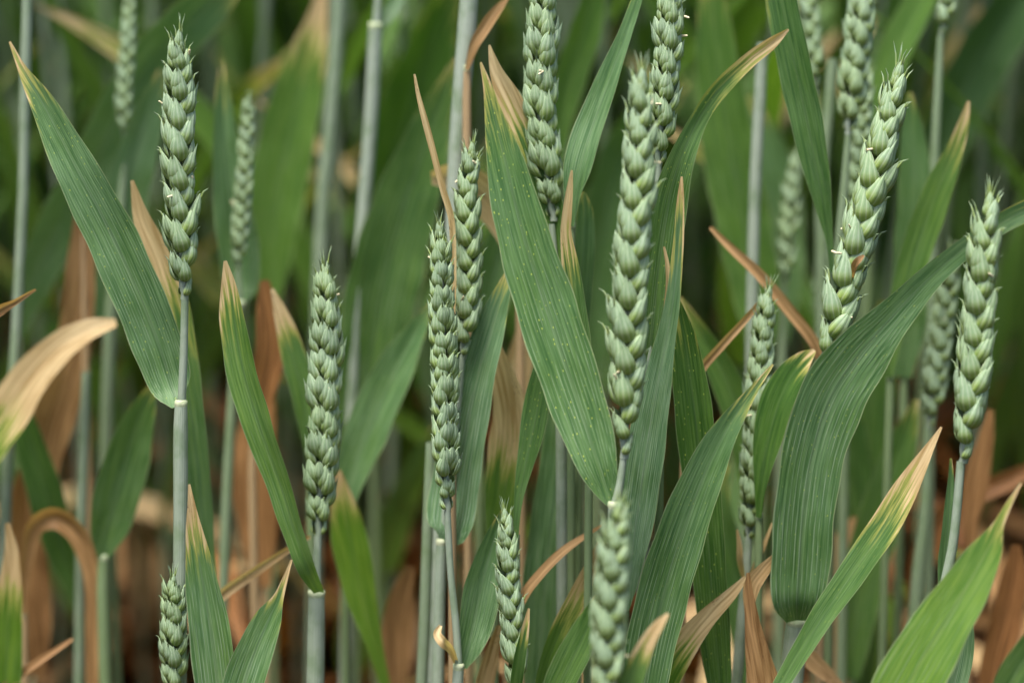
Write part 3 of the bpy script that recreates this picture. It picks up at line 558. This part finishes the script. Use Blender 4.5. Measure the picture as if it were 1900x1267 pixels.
shoot('big dim blade between the toothed ear and the arching leaf', 24, [(1270, 150, 10), (1200, 220, 40), (1150, 320, 52), (1120, 450, 54), (1105, 580, 40), (1100, 700, 14)], (0, .15, .35, 0))
shoot('dim blade behind the herringbone ear', 10, [(985, 300, 8), (960, 380, 30), (930, 470, 38), (905, 570, 34), (890, 680, 12)], (0, .15, .4, 0))
# ---- dry leaves
def dry(label, Y, p, c=None, **k):
    c = c or (1.4, 0, 0, rnd.choice((0, .2, .45, .7, .9)))
    return shoot(label, Y, p, c, name='withered_shoot', **k)
dry('limp leaf bending over from tan to yellow-green beside the blurred grey-green stem', 8, [(215, 598, 8), (165, 612, 20), (110, 645, 28), (55, 705, 36), (5, 780, 42), (-50, 860, 36), (-80, 950, 10)], (.62, .6, 0, .1))
dry('pinkish dry blade drooping behind the limp yellow-green leaf', 11, [(95, 900, 12), (85, 850, 30), (100, 770, 40), (125, 690, 36), (140, 600, 30), (150, 480, 26), (152, 380, 10)])
dry('dry ribbon bent over in a hook, tan and blurred', 8, [(178, 1330, 14), (176, 1200, 16), (174, 1080, 17), (150, 1000, 18), (105, 960, 20), (66, 975, 17), (50, 1040, 12), (44, 1140, 6)], fold=.4)
dry('orange-brown dry blade upright behind the hooked ribbon', 12, [(60, 820, 8), (50, 920, 32), (45, 1030, 40), (55, 1140, 40), (60, 1260, 20)])
dry('green leaf with cream margin beside the hooked dry ribbon', 5, [(14, 970, 4), (22, 1030, 14), (18, 1110, 24), (12, 1200, 30), (8, 1290, 28), (6, 1360, 8)], (.35, .65, 0, 0))
dry('thin curled dry leaf wisp above the limp yellow-green leaf', 2, [(66, 537, 2), (48, 548, 4), (25, 562, 6), (0, 575, 10), (-30, 600, 9), (-45, 680, 4)], fold=.5)
dry('thin brown dry strip slanting behind the waxy stalk', 4, [(575, 995, 3), (530, 1022, 6), (470, 1062, 9), (410, 1105, 10), (380, 1150, 5)], fold=.6)
dry('thin brown dry strip lying below the hooked dry ribbon', 5, [(135, 1185, 3), (90, 1215, 6), (40, 1250, 8), (0, 1290, 8), (-20, 1350, 4)], fold=.6)
dry('upright rusty dry blade behind the slim bowed leaf', 9, [(490, 520, 8), (500, 590, 26), (500, 660, 28), (480, 740, 26), (468, 820, 10)])
dry('wide blurred tan blade hanging behind the bowed leaf', 14, [(500, 700, 10), (480, 790, 34), (475, 890, 40), (480, 990, 34), (490, 1090, 12)])
dry('tan dry tip slanting off the thick pale blue stem', 5.5, [(945, -8, 3), (922, 20, 9), (898, 55, 11), (880, 85, 9), (866, 130, 4)], fold=.5)
dry('pale dry leaf sagging crosswise behind the herringbone ear', 7, [(800, 330, 12), (835, 328, 26), (880, 345, 32), (925, 390, 34), (955, 450, 26), (965, 530, 8)], (1.1, .5, .2, 0))
dry('rusty dry leaf standing upright behind the bright soft leaf', 8, [(1885, 1010, 8), (1880, 1070, 24), (1865, 1150, 28), (1845, 1230, 26), (1830, 1310, 14)])
dry('tan dry leaf lying crosswise behind the bright soft leaf', 12, [(1930, 860, 10), (1870, 890, 18), (1805, 920, 20), (1750, 965, 24), (1710, 1040, 26), (1690, 1120, 10)])
dry('brown dry leaf hanging beside the long even ear base', 10, [(1838, 760, 6), (1828, 820, 16), (1812, 900, 22), (1800, 980, 12), (1796, 1050, 5)])
dry('brown dry twig-like leaf slanting down past the narrow ear', 5, [(1318, 422, 4), (1360, 465, 8), (1410, 512, 10), (1462, 575, 11), (1512, 640, 10), (1530, 700, 5)], fold=.6)
dry('brown dry leaf edge slanting up to the narrow ear tip', 3, [(1425, 540, 2), (1385, 590, 6), (1335, 645, 8), (1298, 690, 8), (1270, 760, 4)], fold=.6)
dry('rust-orange dry leaf low beside the slender scarred leaf', 4, [(1580, 1300, 4), (1545, 1262, 12), (1505, 1225, 16), (1480, 1200, 12), (1470, 1260, 4)])
dry('dry leaf behind the variegated leaf', 8, [(985, 560, 6), (975, 620, 20), (960, 690, 26), (950, 770, 22), (945, 850, 8)])
dry('broad pale tan blade behind the slender scarred leaf', 11, [(1590, 960, 8), (1570, 1020, 32), (1560, 1110, 36), (1560, 1210, 30), (1560, 1300, 10)])
dry('narrow dry blade low between the waxy stalk and the bowed neck', 10, [(760, 1050, 8), (742, 1120, 26), (735, 1200, 30), (735, 1290, 14)])
# ------------------------------------------------------------------ the field behind: prototypes and copies
def arch_leaf(mb, r, z0, az, L, W, up, droop, nc=5, n=14, origin=Vector((0, 0, 0))):
    """a leaf leaving the stem axis at height z0 towards azimuth az"""
    d = Vector((math.cos(az), math.sin(az), 0)); side = Vector((-d.y, d.x, 0)); p = Vector((0, 0, z0)); P = []; Wd = []; N = []
    th = up; tw = r.uniform(-.9, .9); sw = r.uniform(-.25, .25)
    for i in range(n):
        f = i/(n-1); P.append(p.copy()); Wd.append(max(.0004, W*min(1, .35+f*5)*(1-f**2.4)**.8))
        T = d*math.sin(th)+Vector((0, 0, 1))*math.cos(th)+side*sw*f; nn = Vector((0, 0, 1))*math.sin(th)-d*math.cos(th)
        N.append((nn*math.cos(tw*f*1.5)+side*math.sin(tw*f*1.5))*1.0); p = p+T.normalized()*(L/(n-1)); th += droop/(n-1)*(.4+1.2*f)
    add_leaf(mb, P, Wd, N, r.uniform(.12, .35), nc, .04, r.randint(0, 9999), origin)

def make_proto(k, r, has_ear):
    """list of (part name, mesh, colour)"""
    parts = []; h = r.uniform(.60, .70) if has_ear else r.uniform(.50, .66)
    lean = (r.uniform(-.04, .04), r.uniform(-.04, .04)); n = 10
    P = [Vector((lean[0]*(i/n)**2, lean[1]*(i/n)**2, h*i/n)) for i in range(n+1)]
    mb = MB(); add_tube(mb, P, [.0022-.0007*(i/n) for i in range(n+1)], 8); parts.append(('stem', mb.mesh('stem', MSTEM), (0, .15, r.uniform(.1, .7), 0)))
    if has_ear:
        EP = [P[-1]+Vector((lean[0]*.15*i/12, lean[1]*.15*i/12, .088*i/12)) for i in range(13)]
        fr, tot = ear_frames(EP, 0, k, size=.95, view=Vector((math.cos(k), math.sin(k), 0))); mb = MB()
        for i, (M, f, o_, s_) in enumerate(fr): add_spikelet(mb, k*50+i, 0, True, M)
        parts.append(('ear', mb.mesh('ear', MGLUME), (0, 0, 0, 0)))
    az = r.uniform(0, 6.28); lv = [h*.84, h*.62, h*.46, h*.34, h*.2]
    for i, z in enumerate(lv):
        mb = MB(); a = az+i*math.pi+r.uniform(-.7, .7)
        deadp = (0, .2, .85, 1, 1)[i]; dead = r.random() < deadp
        arch_leaf(mb, r, z, a, r.uniform(.16, .26), r.uniform(.0065, .0095)*(.9 if dead else 1), r.uniform(.2, .55) if not dead else r.uniform(.6, 1.3), r.uniform(.2, 1.0) if not dead else r.uniform(1.0, 2.2))
        c = (1.5, .2, 0, r.choice((0, .3, .6, .9))) if dead else (r.choice((.02, .05, .15, .3)), r.uniform(.1, .6), r.uniform(.0, .4), 0)
        parts.append(('withered_leaf' if dead else 'leaf', mb.mesh('leaf', MLEAF), c))
    return parts
pr = random.Random(77)
PROTO = [(make_proto(k, pr, k % 3 != 0), k % 3 != 0) for k in range(12)]
LAB = {True: ('wheat_stalk', 'green wheat stalk with an ear, blurred, standing deep in the field', 'eared stalks deep in the field'),
       False: ('wheat_shoot', 'leafy earless wheat shoot, blurred, standing deep in the field', 'earless shoots deep in the field')}
def place(k, x, y, rz, s):
    parts, e = PROTO[k]; nm, lb, gp = LAB[e]
    root = bpy.data.objects.new(nm, None); col.objects.link(root); root.location = (x, y, 0); root.rotation_euler = (0, 0, rz); root.scale = (s, s, s); tag(root, lb, 'wheat', gp)
    for (pn, me, c) in parts: obj(pn, me, root, color=c)
fr_ = random.Random(5); cnt = 0; pts = []
def free(x, y, d):
    return all((x-a)**2+(y-b)**2 > d*d for a, b in pts[-160:])
while cnt < 270:
    y = .30 + 1.65*fr_.random()**1.15; hw = .18*(DIST+y)/DIST+.04; x = fr_.uniform(-hw, hw)
    if not free(x, y, .032): continue
    pts.append((x, y)); place(fr_.randrange(12), x, y, fr_.uniform(0, 6.28), fr_.uniform(1.08, 1.30)); cnt += 1

# the wheat round about and beyond, which reads as one mass
def soup(parts):
    V, F, U, C, cl = [], [], [], [], []; b = 0
    for (pn, me, c) in parts:
        n = len(me.vertices); v = np.zeros(n*3, np.float32); me.vertices.foreach_get('co', v); q = np.zeros(len(me.polygons)*4, np.int32); me.loops.foreach_get('vertex_index', q)
        uvs = []
        for nm in ('UVMap', 'cm'):
            a = np.zeros(len(me.loops)*2, np.float32); me.uv_layers[nm].data.foreach_get('uv', a); uvs.append(a.reshape(-1, 2))
        V.append(v.reshape(-1, 3)); F.append(q.reshape(-1, 4)+b); U.append(uvs[0]); C.append(uvs[1]); b += n
    return np.vstack(V), np.vstack(F), np.vstack(U), np.vstack(C)
def mass(name, pick, mat, spots, color, label, cat):
    src = {}
    V, F, U, C = [], [], [], []; b = 0
    for (k, x, y, rz, s) in spots:
        if k not in src:
            ps = [p for p in PROTO[k][0] if pick(p[0])]; src[k] = soup(ps) if ps else None
        if src[k] is None: continue
        v, f, u, c = src[k]; cs, sn = math.cos(rz)*s, math.sin(rz)*s
        V.append(np.stack([v[:, 0]*cs-v[:, 1]*sn+x, v[:, 0]*sn+v[:, 1]*cs+y, v[:, 2]*s], 1)); F.append(f+b); U.append(u); C.append(c); b += len(v)
    V, F = np.vstack(V), np.vstack(F); me = bpy.data.meshes.new(name)
    me.vertices.add(len(V)); me.vertices.foreach_set('co', V.ravel().astype(np.float32)); me.loops.add(F.size); me.loops.foreach_set('vertex_index', F.ravel().astype(np.int32))
    me.polygons.add(len(F)); me.polygons.foreach_set('loop_start', np.arange(0, F.size, 4, dtype=np.int32)); me.polygons.foreach_set('loop_total', np.full(len(F), 4, np.int32)); me.update(calc_edges=True)
    for nm, d in (('UVMap', np.vstack(U)), ('cm', np.vstack(C))): me.uv_layers.new(name=nm).data.foreach_set('uv', d.astype(np.float32).ravel())
    me.polygons.foreach_set('use_smooth', np.ones(len(F), bool)); me.materials.append(mat); me.validate()
    o = obj(name, me, color=color); tag(o, label, cat, kind='stuff'); return o
spots, low = [], []
while len(spots) < 3300:
    x, y = fr_.uniform(-.95, .95), fr_.uniform(-.62, 2.7); hw = .18*(DIST+y)/DIST+.05
    front = y < 0 and abs(x) < hw+.22  # unseen wheat, kept short below the view, added to block light from the front
    if abs(x) < hw+(.15 if y < .4 else 0) and 0 <= y < .45: continue
    if front and y > -.08: continue
    spots.append((fr_.randrange(12), x, y, fr_.uniform(0, 6.28), fr_.uniform(1.1, 1.32)*(.44 if front else 1)))
while len(low) < 330:          # withered leaves low down between the nearer stalks
    y = fr_.uniform(.02, 1.95); hw = .18*(DIST+y)/DIST+.05; low.append((fr_.randrange(12), fr_.uniform(-hw, hw), y, fr_.uniform(0, 6.28), fr_.uniform(.7, 1.0)))
mass('wheat_foliage', lambda n: n == 'leaf', MLEAF, spots, (.05, .3, .1, 0), 'mass of green wheat leaves all round the nearer stalks', 'foliage')
mass('dry_foliage', lambda n: n == 'withered_leaf', MLEAF, spots, (1.5, .2, 0, 1.0), 'mass of withered brown leaves low among the far wheat', 'foliage')
mass('dry_undergrowth', lambda n: n == 'withered_leaf', MLEAF, low, (1.5, .2, 0, .6), 'withered tan leaves low down between the blurred stalks', 'foliage')
mass('far_stems', lambda n: n == 'stem', MSTEM, spots, (0, .15, .1, 0), 'mass of far wheat stems beyond the nearer stalks', 'stems')
